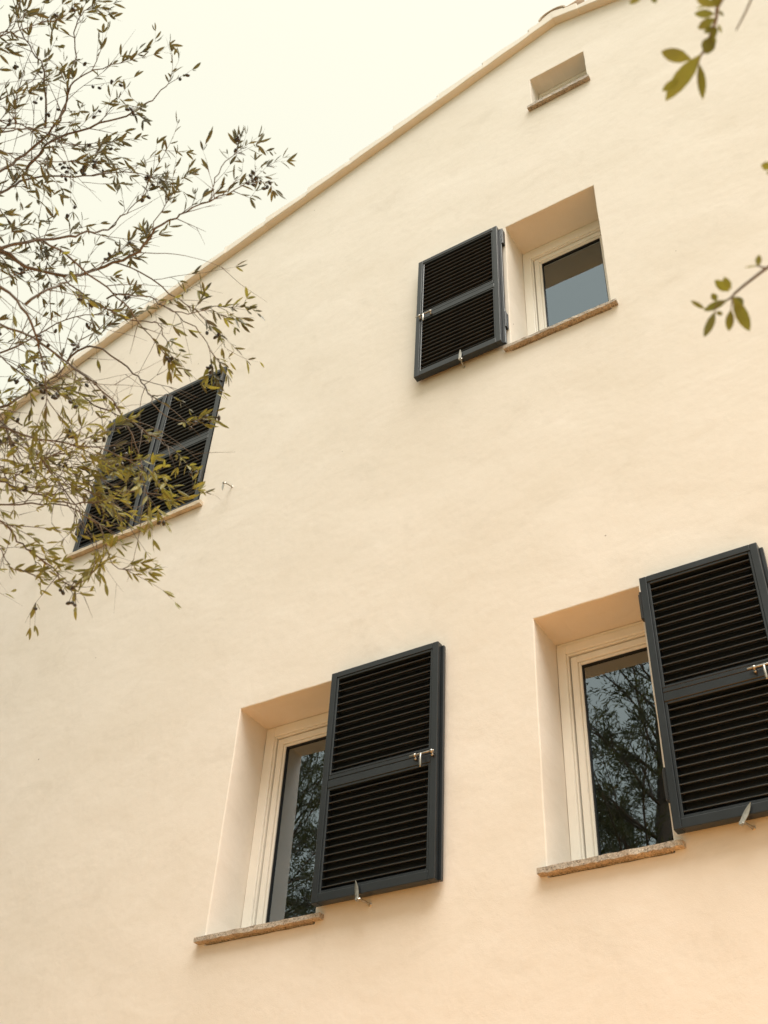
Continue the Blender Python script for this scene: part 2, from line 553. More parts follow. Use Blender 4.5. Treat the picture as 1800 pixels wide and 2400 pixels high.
def window(key, label, sill_x, sill_mat, sill_th=0.025, fw=0.058, sw=0.049, head=0.0):
    x0, x1, z0, z1, dp = OPEN[key]
    bm = bmesh.new()
    g = 0.0015
    X0, X1, Z0, Z1 = x0 + g, x1 + 0.03, z0 - 0.02, z1 - g      # the hinge side is let into the masonry
    if head:
        add_box(bm, X0, X1, dp + 0.003, dp + 0.07, Z1 - head, Z1, 0.003)      # deeper head of the fixed frame
        Z1 -= head + 0.0005
    ring_boxes(bm, X0, X1, Z0, Z1, fw, dp, dp + 0.07)
    # small stop along the inner edge of the fixed frame
    ring_boxes(bm, X0 + fw, X1 - fw, Z0 + fw, Z1 - fw, 0.009, dp + 0.012, dp + 0.07, 0.002)
    win = obj('window', bm, M_FRAME, house)
    win['label'] = label
    o = fw + 0.014
    bm = bmesh.new()
    ring_boxes(bm, X0 + o, X1 - o, Z0 + o, Z1 - o, sw - 0.014, dp + 0.022, dp + 0.075, 0.003)
    p = o + sw - 0.014
    ring_boxes(bm, X0 + p, X1 - p, Z0 + p, Z1 - p, 0.014, dp + 0.030, dp + 0.072, 0.004)
    obj('sash', bm, M_FRAME, win)
    q = p + 0.014
    bm = bmesh.new()
    ring_boxes(bm, X0 + q, X1 - q, Z0 + q, Z1 - q, 0.005, dp + 0.040, dp + 0.062, 0)
    obj('gasket', bm, M_GASKET, win)
    bm = bmesh.new()
    e = q + 0.001
    vs = [bm.verts.new(v) for v in ((X0 + e, dp + 0.05, Z0 + e), (X1 - e, dp + 0.05, Z0 + e), (X1 - e, dp + 0.05, Z1 - e), (X0 + e, dp + 0.05, Z1 - e))]
    bm.faces.new(vs)
    obj('pane', bm, M_GLASS, win)
    # stone sill, running back under the frame
    bm = bmesh.new()
    r2 = random.Random(hash(key) % 97 if False else ord(key))
    n = 26
    rows = []
    for i in range(n + 1):
        x = sill_x[0] + (sill_x[1] - sill_x[0]) * i / n
        j = lambda s=0.0016: r2.uniform(-s, s)
        rows.append([bm.verts.new(v) for v in ((x, -0.035 + j(), z0 + j()), (x, -0.036 + j(), z0 - sill_th + j(0.003)), (x, -0.002, z0 - sill_th + j()), (x, -0.002, z0 + 0.001))])
    for a_, b_ in zip(rows, rows[1:]):
        for k in range(4):
            bm.faces.new((a_[k], a_[(k + 1) % 4], b_[(k + 1) % 4], b_[k]))
    bm.faces.new(rows[0]); bm.faces.new(rows[-1][::-1])
    add_box(bm, x0 + 0.006, x1 - 0.006, -0.0015, dp - 0.001, z0 - 0.028, z0 + 0.0005)
    bmesh.ops.recalc_face_normals(bm, faces=bm.faces[:])
    obj('sill', bm, sill_mat, win)
    return win
window('A', 'window beside the lower middle shutter', (-2.415, -1.707), M_SILL, 0.023)
window('B', 'window reflecting a tree beside the lower right shutter', (-0.659, -0.058), M_SILL, 0.024, 0.046, head=0.018)
window('C', 'window reflecting plain sky on the upper floor', (-0.714, 0.006), M_SILL, 0.023, 0.060, head=0.028)
window('D', 'window behind the closed pair of shutters', (-4.227, -2.995), M_SILL2, 0.032)
window('E', 'small attic window under the gable', (-0.438, 0.057), M_SILL, 0.034, 0.03, 0.04)

# shutters
def shutter(x0, x1, z0, z1, y_front, label, n_slat, lip=0.016, thick=0.045, nose=0.0042):
    yb = y_front + thick
    s = 0.033
    zm = z0 + 0.485 * (z1 - z0)          # middle rail
    rail = 0.066
    bm = bmesh.new()
    B = 0.0028
    add_box(bm, x0, x0 + s, y_front, yb, z0, z1, B, 2)
    add_box(bm, x1 - s, x1, y_front, yb, z0, z1, B, 2)
    add_box(bm, x0 + s, x1 - s, y_front, yb, z1 - s, z1, B, 2)
    add_box(bm, x0 + s, x1 - s, y_front, yb, z0, z0 + s + 0.008, B, 2)
    add_box(bm, x0 + s, x1 - s, y_front + 0.001, yb, zm - rail / 2, zm + rail / 2 - 0.024, B)
    add_box(bm, x0 + s, x1 - s, y_front + 0.003, yb, zm + rail / 2 - 0.022, zm + rail / 2, B)
    b = 0.012                             # bead round each louvre panel
    for (a0, a1) in ((z0 + s + 0.008, zm - rail / 2), (zm + rail / 2, z1 - s)):
        ring_boxes(bm, x0 + s, x1 - s, a0, a1, b, y_front + 0.004, yb - 0.004, 0.002)
    if lip:
        add_box(bm, x1 + 0.0005, x1 + lip, yb - 0.016, yb + 0.002, z0 + 0.001, z1 - 0.012, 0.0015)
    add_box(bm, x0 + s + 0.001, x1 - s - 0.001, yb - 0.006, yb - 0.002, z0 + s, z1 - s)      # dark backing added so the louvre gaps go black
    sh = obj('shutter', bm, M_SHUT, house)
    sh['label'] = label
    # louvre slats, front edge low
    L = (x1 - x0) - 2 * s - 2 * b - 0.001
    sb = bmesh.new()
    add_box(sb, 0, L, -0.0155, 0.0155, -nose / 2, nose / 2, 0.0007)
    bmesh.ops.rotate(sb, verts=sb.verts[:], cent=(0, 0, 0), matrix=Matrix.Rotation(math.radians(20), 3, 'X'))
    sm = bpy.data.meshes.new('slat')
    sb.to_mesh(sm); sb.free()
    sm.materials.append(M_SLAT)
    for (a0, a1) in ((z0 + s + 0.008 + b, zm - rail / 2 - b), (zm + rail / 2 + b, z1 - s - b)):
        pitch = (a1 - a0) / (n_slat + 0.15)
        for k in range(n_slat):
            t = link(bpy.data.objects.new('slat', sm), sh)
            t.location = (x0 + s + b + 0.0005, y_front + 0.0215, a0 + pitch * (k + 0.55))
    return sh

def hinge(sh, x, za, zb, y0=-0.03, y1=-0.002, w=0.012):
    bm = bmesh.new()
    add_box(bm, x - w, x + w * 0.4, y0, y1, za, zb, 0.002)
    V, F = [], []
    tube(V, F, [(x, y0 - 0.004, za - 0.004), (x, y0 - 0.004, zb + 0.004)], [0.006, 0.006], 8)
    me = bpy.data.meshes.new('t'); me.from_pydata(V, [], F); bm.from_mesh(me); bpy.data.meshes.remove(me)
    obj('hinge', bm, M_HINGE, sh)

def bolt(sh, xa, xb, z, y, xh, drop=0.072):
    V, F = [], []
    tube(V, F, [(xa, y, z), (xa + 0.003, y, z), (xb - 0.003, y, z), (xb, y, z)], [0.003, 0.0046, 0.0046, 0.003], 8)
    for x in (xa + 0.028, xb - 0.014):                     # guides
        tube(V, F, [(x - 0.006, y + 0.001, z), (x + 0.006, y + 0.001, z)], [0.008, 0.008], 10)
        tube(V, F, [(x, y, z - 0.002), (x, y + 0.017, z - 0.004)], [0.006, 0.008], 8)
        tube(V, F, [(x, y + 0.004, z - 0.014), (x, y + 0.018, z - 0.014)], [0.006, 0.007], 8)
    pyobj('bolt', V, F, M_STEEL, sh)
    V, F = [], []
    tube(V, F, [(xh, y - 0.001, z + 0.002), (xh, y - 0.006, z - 0.012), (xh + 0.001, y - 0.008, z - drop + 0.01), (xh + 0.001, y - 0.008, z - drop + 0.007), (xh + 0.001, y - 0.008, z - drop)], [0.0045, 0.005, 0.006, 0.004, 0.0045], 8)
    pyobj('bolt_handle', V, F, M_STEEL, sh)

YF = -0.067
sA = shutter(-1.737, -1.110, 3.503, 4.703, YF, 'open shutter on the lower floor, whole in view', 13)
bolt(sA, -1.243, -1.114, 4.094, -0.085, -1.180)
hinge(sA, -1.748, 4.51, 4.64); hinge(sA, -1.748, 3.64, 3.77)
sB = shutter(-0.076, 0.456, 3.497, 4.703, YF, 'open shutter on the lower floor, cut off at the right', 13)
bolt(sB, 0.313, 0.440, 4.087, -0.085, 0.381)
hinge(sB, -0.089, 4.51, 4.645); hinge(sB, -0.089, 3.64, 3.772)
sC = shutter(-1.319, -0.712, 6.762, 7.967, YF, 'open shutter on the upper floor', 13, 0.018)
bolt(sC, -1.312, -1.190, 7.335, -0.085, -1.251, 0.08)
hinge(sC, -0.688, 7.79, 7.945); hinge(sC, -0.690, 6.916, 7.058)
xm = -3.632
sD = shutter(-4.206, xm - 0.002, 6.508, 7.926, -0.010, 'left leaf of the closed pair of shutters', 15, 0, nose=0.0075)
sE = shutter(xm + 0.010, -3.049, 6.508, 7.926, -0.008, 'right leaf of the closed pair of shutters', 15, 0, nose=0.0075)
bm = bmesh.new(); add_box(bm, xm - 0.001, xm + 0.0095, -0.002, 0.03, 6.51, 7.924, 0.001)
obj('meeting_stile', bm, M_HINGE, sE)
bm = bmesh.new(); add_box(bm, xm - 0.028, xm + 0.004, -0.019, -0.0105, 6.51, 7.92, 0.002)
obj('cover_strip', bm, M_SHUT, sD)
for z in ((7.74, 7.88), (6.69, 6.83)):
    hinge(sE, -3.050, z[0], z[1], -0.03, -0.009, 0.014)
    hinge(sD, -4.200, z[0], z[1], -0.03, -0.011, 0.014)

# shutter holders: an arm out of the wall with a pointed blade
def holder(wall, pivot, tip, label=None):
    wall, pivot, tip = Vector(wall), Vector(pivot), Vector(tip)
    V, F = [], []
    mid = wall.lerp(pivot, 0.6) + Vector((0, 0, 0.006))
    tube(V, F, [wall + Vector((0, 0.01, 0)), wall, wall + Vector((0, -0.004, 0)), mid, pivot + Vector((0.008, 0.006, 0.004)), pivot], [0.009, 0.009, 0.0055, 0.005, 0.005, 0.0065], 8)
    d = tip - pivot
    side = Vector((1, 0, 0)) - d * (d.x / d.length_squared)
    side.normalize()
    out = d.cross(side).normalized()
    prof = [(-0.10, 0.006), (0.0, 0.0085), (0.15, 0.0085), (0.45, 0.0100), (0.7, 0.0080), (0.88, 0.0045), (1.0, 0.0008)]
    base = len(V)
    for t, w in prof:
        c = pivot + d * t
        bow = 0.003 * math.sin(math.pi * max(0, t))
        for sx, so in ((-1, -1), (0, -1.7), (1, -1), (1, 1), (-1, 1)):
            q = c + side * w * sx + out * (0.0014 * so) + out * bow
            V.append(tuple(q))
    for i in range(len(prof) - 1):
        for k in range(5):
            a_ = base + i * 5 + k; b_ = base + i * 5 + (k + 1) % 5
            F.append((a_, b_, b_ + 5, a_ + 5))
    F.append(tuple(base + k for k in range(5))); e = base + 5 * (len(prof) - 1)
    F.append(tuple(e + k for k in range(5))[::-1])
    tube(V, F, [pivot + Vector((0, 0.008, 0)), pivot + Vector((0, -0.008, 0))], [0.007, 0.007], 8)
    return pyobj('shutter_holder', V, F, M_STEEL, house, smooth=False)
holder((-1.467, 0, 3.477), (-1.483, -0.079, 3.474), (-1.494, -0.083, 3.557))
holder((-0.998, 0, 6.743), (-0.985, -0.079, 6.735), (-0.980, -0.083, 6.814))
holder((0.203, 0, 3.475), (0.181, -0.079, 3.464), (0.228, -0.083, 3.533))
holder((-2.755, 0, 6.534), (-2.764, -0.075, 6.512), (-2.758, -0.078, 6.440))
holder((-4.519, 0, 6.530), (-4.493, -0.075, 6.507), (-4.484, -0.078, 6.426))

# ------------------------------------------------------------------ trees
def leaf_geo(L, W, rows=4, fold=0.18, arch=0.10):
    """a lance-shaped leaf along +y, folded on its midrib, bent at the tip; verts, faces"""
    prof = {4: [(0, .10), (.25, .82), (.55, 1.0), (.82, .62), (1.0, .03)], 6: [(0, .07), (.12, .42), (.3, .86), (.5, 1.0), (.7, .88), (.88, .5), (1, .03)], 2: [(0, .1), (.5, 1), (1, .05)]}[rows]
    V, F = [], []
    for t, w in prof:
        z = -arch * L * t * t
        h = w * W / 2
        V += [(-h, t * L, z + fold * h), (0, t * L, z), (h, t * L, z + fold * h)]
    for i in range(len(prof) - 1):
        a = i * 3
        F += [(a, a + 1, a + 4, a + 3), (a + 1, a + 2, a + 5, a + 4)]
    return V, F

def frame_from(base, direction, normal):
    y = Vector(direction).normalized()
    x = y.cross(Vector(normal))
    if x.length < 1e-5: x = y.orthogonal()
    x.normalize()
    z = x.cross(y)
    m = Matrix((x, y, z)).transposed().to_4x4()
    m.translation = Vector(base)
    return m

def rvec(r):
    while True:
        v = Vector((r.uniform(-1, 1), r.uniform(-1, 1), r.uniform(-1, 1)))
        if 0.05 < v.length < 1: return v.normalized()

def smooth_path(pts, sub=3):
    pts = [Vector(p) for p in pts]
    out = []
    for i in range(len(pts) - 1):
        p0 = pts[max(i - 1, 0)]; p1 = pts[i]; p2 = pts[i + 1]; p3 = pts[min(i + 2, len(pts) - 1)]
        for k in range(sub):
            t = k / sub
            out.append(0.5 * ((2 * p1) + (p2 - p0) * t + (2 * p0 - 5 * p1 + 4 * p2 - p3) * t * t + (3 * p1 - p0 - 3 * p2 + p3) * t ** 3))
    out.append(pts[-1])
    return out

def project(p):
    q = Rm.transposed() @ (Vector(p) - CAM_POS)
    if q.y < 0.1: return None
    return (900 + 2561.8 * q.x / q.y, 1200 - 2561.8 * q.z / q.y, q.y)

class Twigs:
    """collects twigs, leaves and fruits of an olive tree"""
    def __init__(self, seed):
        self.r = random.Random(seed)
        self.V, self.F = [], []
        self.leaves = []       # (matrix, length, width)
        self.fruits = []
    def leaf(self, p, d, size=1.0):
        r = self.r
        L = r.uniform(0.018, 0.040) * size
        self.leaves.append((frame_from(p, d, rvec(r) + Vector((0, 0, 0.5))), L, L * r.uniform(0.19, 0.27)))
    def twig(self, p, d, length, rad, leafy, depth=0, tip=False):
        r = self.r
        q = project(Vector(p) + d.normalized() * length)   # the crown thins out towards its edge
        if not tip and depth == 0 and q and q[0] > 0 and (q[0] > 600 or q[1] > 1380 or (q[1] > 1100 and q[0] > 400) or q[0] + 0.9 * max(0, 650 - q[1]) > 760): length *= 0.45; leafy *= 0.5
        if q and 330 < q[0] < 560 and 850 < q[1] < 1250 and depth == 0 and not tip and r.random() < 0.6: leafy = 0
        n = max(2, int(length / 0.024))
        pts = [Vector(p)]
        d = d.normalized()
        bend = rvec(r) * r.uniform(0.1, 0.5)
        for i in range(n):
            d = (d + bend * 0.22 / n * 3 + rvec(r) * 0.09).normalized()
            pts.append(pts[-1] + d * length / n)
        tube(self.V, self.F, pts, [rad * (1 - 0.72 * i / n) for i in range(n + 1)], 4)
        if leafy > 0:
            start = int(n * (1 - leafy))
            for i in range(max(start, 1), n + 1):
                for s in (0, 1):
                    if r.random() < 0.22: continue
                    dd = (pts[i] - pts[i - 1]).normalized()
                    side = dd.cross(rvec(r)).normalized()
                    self.leaf(pts[i] if i == n else pts[i].lerp(pts[i - 1], r.random()), dd * r.uniform(0.6, 1.3) + side * r.uniform(0.4, 0.9) + Vector((0, 0, -0.1)))
            if r.random() < 0.8: self.leaf(pts[-1], d)
        if r.random() < 0.055:
            for k in range(r.randint(1, 4)):
                q = pts[r.randint(1, n)]
                s = q + rvec(r) * 0.012 + Vector((0, 0, -0.012))
                tube(self.V, self.F, [q, s], [0.0008, 0.0008], 3)
                self.fruits.append((s + Vector((0, 0, -0.005)), rvec(r)))
        if depth < 2:
            for k in range(r.choice((0, 1, 1, 2, 2)) if depth == 0 else r.choice((0, 0, 1))):
                i = r.randint(1, n)
                dd = (pts[i] - pts[i - 1]).normalized()
                self.twig(pts[i], dd + rvec(r) * 0.75, length * r.uniform(0.35, 0.7), rad * 0.65, leafy if r.random() < .6 else 0.35 * (r.random() < .5), depth + 1)
    def bough(self, pts, r0, density, tip=0.0011, leafiness=0.6, n=6):
        r = self.r
        path = smooth_path(pts, 3)
        m = len(path)
        jit = [p + rvec(r) * 0.004 for p in path]
        jit[0] = path[0]
        tube(self.V, self.F, jit, [max(tip, r0 + (tip - r0) * (i / (m - 1)) ** 0.8) * r.uniform(0.93, 1.1) for i in range(m)], n)
        for i in range(1, m):
            seg = jit[i] - jit[i - 1]
            k = seg.length * density
            cnt = int(k) + (1 if r.random() < k - int(k) else 0)
            for _ in range(cnt):
                p = jit[i - 1].lerp(jit[i], r.random())
                q = project(p)
                if q and q[0] > 210 and r.random() < 0.42: continue      # sparse at the rim of the crown
                side = seg.cross(rvec(r)).normalized()
                d = seg.normalized() * r.uniform(0.5, 1.2) + side * r.uniform(0.4, 1.0)
                L = r.choice((0.04, 0.07, 0.11, 0.16, 0.22)) * r.uniform(0.8, 1.2)
                self.twig(p, d, L, max(0.0008, min(0.0013, r0 * 0.4)), r.uniform(0.35, 0.8) if r.random() < leafiness else 0)
        end = (jit[-1] - jit[-2])
        for _ in range(3):
            self.twig(jit[-1], end.normalized() + rvec(r) * 0.35, r.uniform(0.05, 0.11), 0.001, 0.75, tip=True)

def emit_tree(tw, root, leaf_mat, n_parts, frame_only=True):
    """twigs as one mesh, the n_parts leaves that show largest as objects, the others as one mass"""
    pyobj('twigs', tw.V, tw.F, M_TWIG, root)
    score = []
    for i, (m, L, W) in enumerate(tw.leaves):
        q = project(m.translation)
        inside = q and -20 < q[0] < 1820 and -20 < q[1] < 2420
        score.append((-(L / q[2]) if inside else 0, i))
    score.sort()
    singles = {i for s, i in score[:n_parts] if s < 0}
    gv, gf = leaf_geo(1, 1, 4, 0.2, 0.12)
    kinds = []
    for mat in leaf_mat:                       # dark leaves against the sky, low ones paler: light put into the colour
        lm = bpy.data.meshes.new('leaf'); lm.from_pydata(gv, [], gf); lm.materials.append(mat)
        lm.polygons.foreach_set('use_smooth', [True] * len(lm.polygons)); lm.update()
        kinds.append((lm, [], [], mat))
    for i, (m, L, W) in enumerate(tw.leaves):
        S = Matrix.Diagonal((W, L, L * 0.5, 1))
        lit_leaf = len(kinds) > 1 and m.translation.z + tw.r.uniform(-0.3, 0.3) < 3.72
        lm, V, F, mat = kinds[1 if lit_leaf else 0]
        if i in singles:
            o = link(bpy.data.objects.new('leaf', lm), root)
            o.matrix_local = Matrix.Translation(-root.location) @ m @ S
        else:
            b = len(V); mm = m @ S
            V += [tuple(mm @ Vector(v)) for v in gv]
            F += [tuple(b + j for j in f) for f in gf]
    for lm, V, F, mat in kinds:
        if F:
            o = pyobj('foliage', V, F, mat, root)
            o['kind'] = 'stuff'
            o.location = -root.location

# limbs and leaves of the olive trees (metres)
BOUGHS = [
    (0.009, [[-0.8841,-3.1961,3.7847],[-0.7559,-3.1438,3.8484],[-0.6937,-3.0603,3.927],[-0.6651,-3.0276,3.9705],[-0.6533,-2.9812,4.0287],[-0.6119,-2.9367,4.071],[-0.5857,-2.9115,4.1062],[-0.5695,-2.8633,4.1729],[-0.5443,-2.8644,4.1942],[-0.5111,-2.8574,4.2351],[-0.4752,-2.8532,4.2967]]),
    (0.009, [[-0.9297,-3.1804,3.835],[-0.8185,-3.1089,3.8996],[-0.7119,-3.0481,3.9404],[-0.6692,-2.987,3.9202],[-0.5996,-2.9186,3.9048],[-0.5481,-2.893,3.928],[-0.4782,-2.8725,3.9416],[-0.4046,-2.8615,3.9538],[-0.3513,-2.871,3.9997],[-0.2777,-2.8712,3.9978],[-0.2587,-2.8599,4.0235],[-0.1944,-2.8533,4.0332],[-0.1131,-2.8501,4.0177],[-0.0846,-2.838,4.0431]]),
    (0.002, [[-0.1813,-2.8638,4.0083],[-0.1614,-2.8806,4.0456],[-0.1329,-2.8898,4.087],[-0.1011,-2.8899,4.1252]]),
    (0.002, [[-0.4049,-2.8613,3.9542],[-0.3702,-2.8638,3.9866],[-0.3398,-2.8907,3.9981],[-0.3126,-2.8887,4.0581]]),
    (0.008, [[-1.0406,-3.2223,4.0122],[-0.8868,-3.1396,4.1253],[-0.8028,-3.0763,4.2428],[-0.7729,-3.0642,4.2857],[-0.7548,-3.0338,4.3498],[-0.6884,-2.984,4.3684],[-0.655,-2.919,4.4363],[-0.5869,-2.8721,4.4682],[-0.535,-2.8223,4.4803]]),
    (0.009, [[-0.7694,-3.2077,3.5935],[-0.6387,-3.1633,3.6393],[-0.5738,-3.0734,3.6607],[-0.5334,-3.0269,3.6177],[-0.5294,-2.9784,3.5752],[-0.5671,-2.9168,3.5706],[-0.5339,-2.9084,3.5004],[-0.5514,-2.8683,3.4526]]),
    (0.005, [[-0.5552,-3.0094,3.6582],[-0.5257,-2.9806,3.7305],[-0.5419,-2.9383,3.8241],[-0.5145,-2.8974,3.905],[-0.482,-2.8836,3.9588]]),
    (0.008, [[-1.0368,-2.9363,3.4747],[-0.9673,-2.8526,3.5927],[-0.8683,-2.7952,3.6643],[-0.8321,-2.7822,3.6954],[-0.829,-2.7499,3.7656],[-0.7928,-2.7325,3.7956],[-0.7541,-2.7283,3.8536],[-0.7211,-2.7298,3.9195],[-0.6786,-2.7033,3.9779]]),
    (0.004, [[-0.8054,-2.7609,3.7487],[-0.7403,-2.698,3.7608],[-0.7006,-2.6432,3.7379],[-0.6362,-2.6088,3.698],[-0.5661,-2.5693,3.6346],[-0.5477,-2.5225,3.6292],[-0.4867,-2.5117,3.5646]]),
    (0.004, [[-0.732,-2.7421,3.8267],[-0.6741,-2.7407,3.8528],[-0.6139,-2.7249,3.8248],[-0.5752,-2.6645,3.7896],[-0.5346,-2.6364,3.7402],[-0.4965,-2.6265,3.671],[-0.4725,-2.6305,3.6285],[-0.4537,-2.6027,3.5988],[-0.4084,-2.5772,3.5833]]),
    (0.007, [[-1.0041,-2.8916,3.3092],[-0.9153,-2.7996,3.4156],[-0.884,-2.7109,3.4809],[-0.8668,-2.6687,3.4793],[-0.8588,-2.5971,3.5097],[-0.8397,-2.56,3.5437],[-0.8297,-2.5128,3.6016],[-0.7531,-2.4976,3.624]]),
    (0.004, [[-0.9709,-2.8454,3.3176],[-0.8488,-2.7068,3.3817],[-0.7573,-2.6556,3.3883],[-0.6782,-2.6377,3.3567],[-0.6278,-2.5889,3.3299],[-0.6057,-2.5656,3.2958],[-0.6088,-2.5293,3.2496],[-0.5884,-2.4915,3.2275]]),
    (0.004, [[-0.8907,-2.8983,3.2812],[-0.7804,-2.734,3.282],[-0.7812,-2.6727,3.2653],[-0.7449,-2.6427,3.2366],[-0.7363,-2.591,3.2281],[-0.7275,-2.5589,3.2064],[-0.7099,-2.5478,3.1891],[-0.6727,-2.5456,3.1847],[-0.6349,-2.5513,3.1873]]),
    (0.002, [[-0.8618,-2.8567,3.2748],[-0.8357,-2.6719,3.2567],[-0.8181,-2.6453,3.2155],[-0.8041,-2.6171,3.2169]]),
    (0.004, [[-0.6569,-3.1086,4.4177],[-0.6224,-3.1797,4.5205],[-0.6069,-3.2116,4.5475],[-0.6328,-3.2466,4.6049],[-0.6449,-3.2965,4.6503],[-0.6157,-3.3388,4.652],[-0.5955,-3.3742,4.7263]]),
    (0.004, [[-0.5885,-3.1197,4.3608],[-0.5694,-3.1194,4.3807],[-0.5407,-3.1482,4.4366],[-0.4945,-3.1888,4.4347],[-0.4758,-3.2016,4.4889],[-0.4627,-3.2425,4.5496],[-0.4242,-3.2606,4.5629],[-0.4148,-3.2601,4.5928]]),
    (0.008, [[-1.0441,-3.2435,4.0668],[-0.8446,-3.1874,4.151],[-0.7279,-3.1361,4.213],[-0.71,-3.1163,4.2793],[-0.6245,-3.1182,4.3156],[-0.5675,-3.1291,4.3265],[-0.5319,-3.1438,4.397],[-0.4794,-3.1768,4.3967],[-0.4187,-3.1646,4.4163],[-0.3674,-3.1374,4.448]]),
    (0.005, [[-0.7342,-3.0708,4.3129],[-0.6548,-3.084,4.3609],[-0.5963,-3.0736,4.3868],[-0.4921,-3.0493,4.3834],[-0.4321,-3.0207,4.4107],[-0.3467,-3.0343,4.3619],[-0.2915,-3.0383,4.3673],[-0.2428,-3.0515,4.3603]]),
    (0.003, [[-0.5355,-2.8188,3.8874],[-0.4607,-2.8124,3.8638],[-0.4189,-2.7726,3.8662],[-0.3806,-2.7545,3.8281],[-0.3406,-2.7295,3.8027],[-0.2846,-2.7041,3.8024],[-0.2392,-2.7107,3.7867]]),
    (0.002, [[-0.3928,-2.7452,3.8465],[-0.3365,-2.7166,3.7867],[-0.3178,-2.6761,3.773],[-0.3234,-2.625,3.7644]]),
    (0.003, [[-0.6413,-2.895,3.9614],[-0.6039,-2.8234,3.9269],[-0.5509,-2.7296,3.9141],[-0.4899,-2.6987,3.8954],[-0.4891,-2.6712,3.9125],[-0.4783,-2.6508,3.8701],[-0.4466,-2.6582,3.8306]]),
    (0.003, [[-0.4944,-2.8622,3.9656],[-0.4272,-2.8188,3.9249],[-0.3717,-2.7512,3.8761],[-0.3416,-2.6978,3.8637],[-0.3249,-2.6618,3.849]]),
    (0.006, [[-1.1135,-2.9775,3.7157],[-0.9918,-2.8924,3.819],[-0.937,-2.8188,3.899],[-0.891,-2.7882,3.9596],[-0.8502,-2.7453,4.0575],[-0.7914,-2.7007,4.1094],[-0.7714,-2.6349,4.1804]]),
    (0.004, [[-0.712,-2.8635,3.4526],[-0.6597,-2.8234,3.4333],[-0.6102,-2.7489,3.4461],[-0.5327,-2.7074,3.4302],[-0.4874,-2.6472,3.4174],[-0.4577,-2.6271,3.3919]]),
    (0.003, [[-0.7683,-2.6564,3.4214],[-0.7394,-2.6069,3.4208],[-0.6816,-2.5643,3.4368],[-0.5951,-2.56,3.424],[-0.548,-2.5368,3.4364],[-0.4812,-2.5088,3.4076],[-0.4749,-2.4842,3.4102]]),
    (0.005, [[-0.9398,-3.3631,4.2762],[-0.8083,-3.2808,4.3777],[-0.7602,-3.2172,4.5085],[-0.7237,-3.2011,4.5496],[-0.6972,-3.1808,4.6089]]),
    (0.004, [[-0.8969,-3.4557,4.4088],[-0.7912,-3.3677,4.5561],[-0.699,-3.3191,4.6246],[-0.6568,-3.3212,4.6542],[-0.635,-3.348,4.7143]]),
    (0.004, [[-0.8066,-3.3258,4.1268],[-0.635,-3.2197,4.2011],[-0.6217,-3.1816,4.2707],[-0.5895,-3.1289,4.3014],[-0.5737,-3.0563,4.3313],[-0.5115,-3.0153,4.3162]]),
    (0.004, [[-0.529,-3.045,3.8563],[-0.4902,-2.9902,3.8323],[-0.4654,-2.9034,3.8137],[-0.4155,-2.8473,3.7591],[-0.4052,-2.7878,3.7341],[-0.3957,-2.7432,3.7095]]),
    (0.004, [[-0.6826,-2.9823,3.6931],[-0.6332,-2.9131,3.6879],[-0.6019,-2.8188,3.6694],[-0.5356,-2.7733,3.5974],[-0.5348,-2.6792,3.5931],[-0.5001,-2.6461,3.5132],[-0.5035,-2.5936,3.4565],[-0.4985,-2.5548,3.3852]]),
    (0.005, [[-0.9244,-3.0548,3.5347],[-0.8135,-2.9118,3.5358],[-0.7756,-2.832,3.5292],[-0.7169,-2.7657,3.4688],[-0.7247,-2.68,3.4572],[-0.699,-2.615,3.4111],[-0.6834,-2.5671,3.3561],[-0.6547,-2.53,3.2888]]),
    (0.004, [[-0.5733,-3.444,4.131],[-0.554,-3.4103,4.1613],[-0.5058,-3.4151,4.1746],[-0.4683,-3.391,4.2655],[-0.4306,-3.377,4.256],[-0.3999,-3.3545,4.3164]]),
    (0.004, [[-0.6445,-3.3741,4.1401],[-0.6684,-3.3184,4.2114],[-0.6803,-3.2794,4.2706],[-0.6695,-3.1996,4.3119],[-0.6655,-3.1679,4.3546],[-0.6682,-3.1204,4.3749]]),
    (0.004, [[-0.5959,-3.336,4.0159],[-0.5707,-3.3016,4.0313],[-0.5854,-3.2352,4.0552],[-0.574,-3.2083,4.0672],[-0.5568,-3.1683,4.0756],[-0.4841,-3.0923,4.1109]]),
    (0.004, [[-0.8522,-3.2433,4.1635],[-0.7654,-3.2532,4.1619],[-0.691,-3.2491,4.1762],[-0.61,-3.2482,4.1537],[-0.551,-3.2255,4.1391],[-0.5206,-3.255,4.1439]]),
    (0.004, [[-0.9183,-3.1321,4.2516],[-0.8802,-3.0853,4.2623],[-0.8329,-3.0495,4.2327],[-0.8087,-2.9982,4.1896],[-0.7831,-2.9291,4.2015],[-0.7431,-2.9373,4.1368]]),
    (0.004, [[-0.7499,-3.1957,3.9092],[-0.7641,-3.1259,3.9476],[-0.7967,-3.0634,4.0113],[-0.8029,-2.9991,4.0424],[-0.8697,-2.9269,4.1111],[-0.9014,-2.8487,4.1675]]),
    (0.004, [[-1.0918,-2.7449,3.5991],[-1.034,-2.7146,3.5911],[-0.9726,-2.6887,3.5789],[-0.9008,-2.6697,3.5465],[-0.7823,-2.635,3.5902],[-0.6868,-2.5905,3.565]]),
    (0.004, [[-0.9156,-2.9948,3.7079],[-0.8716,-2.9521,3.7484],[-0.8314,-2.9321,3.77],[-0.7949,-2.8688,3.7334],[-0.7766,-2.8147,3.7201],[-0.7506,-2.7699,3.7097]]),
    (0.004, [[-0.7794,-2.8999,3.2956],[-0.7878,-2.8527,3.3437],[-0.7934,-2.7725,3.4403],[-0.8659,-2.7043,3.4779],[-0.8502,-2.6463,3.5718],[-0.7954,-2.4844,3.5754]]),
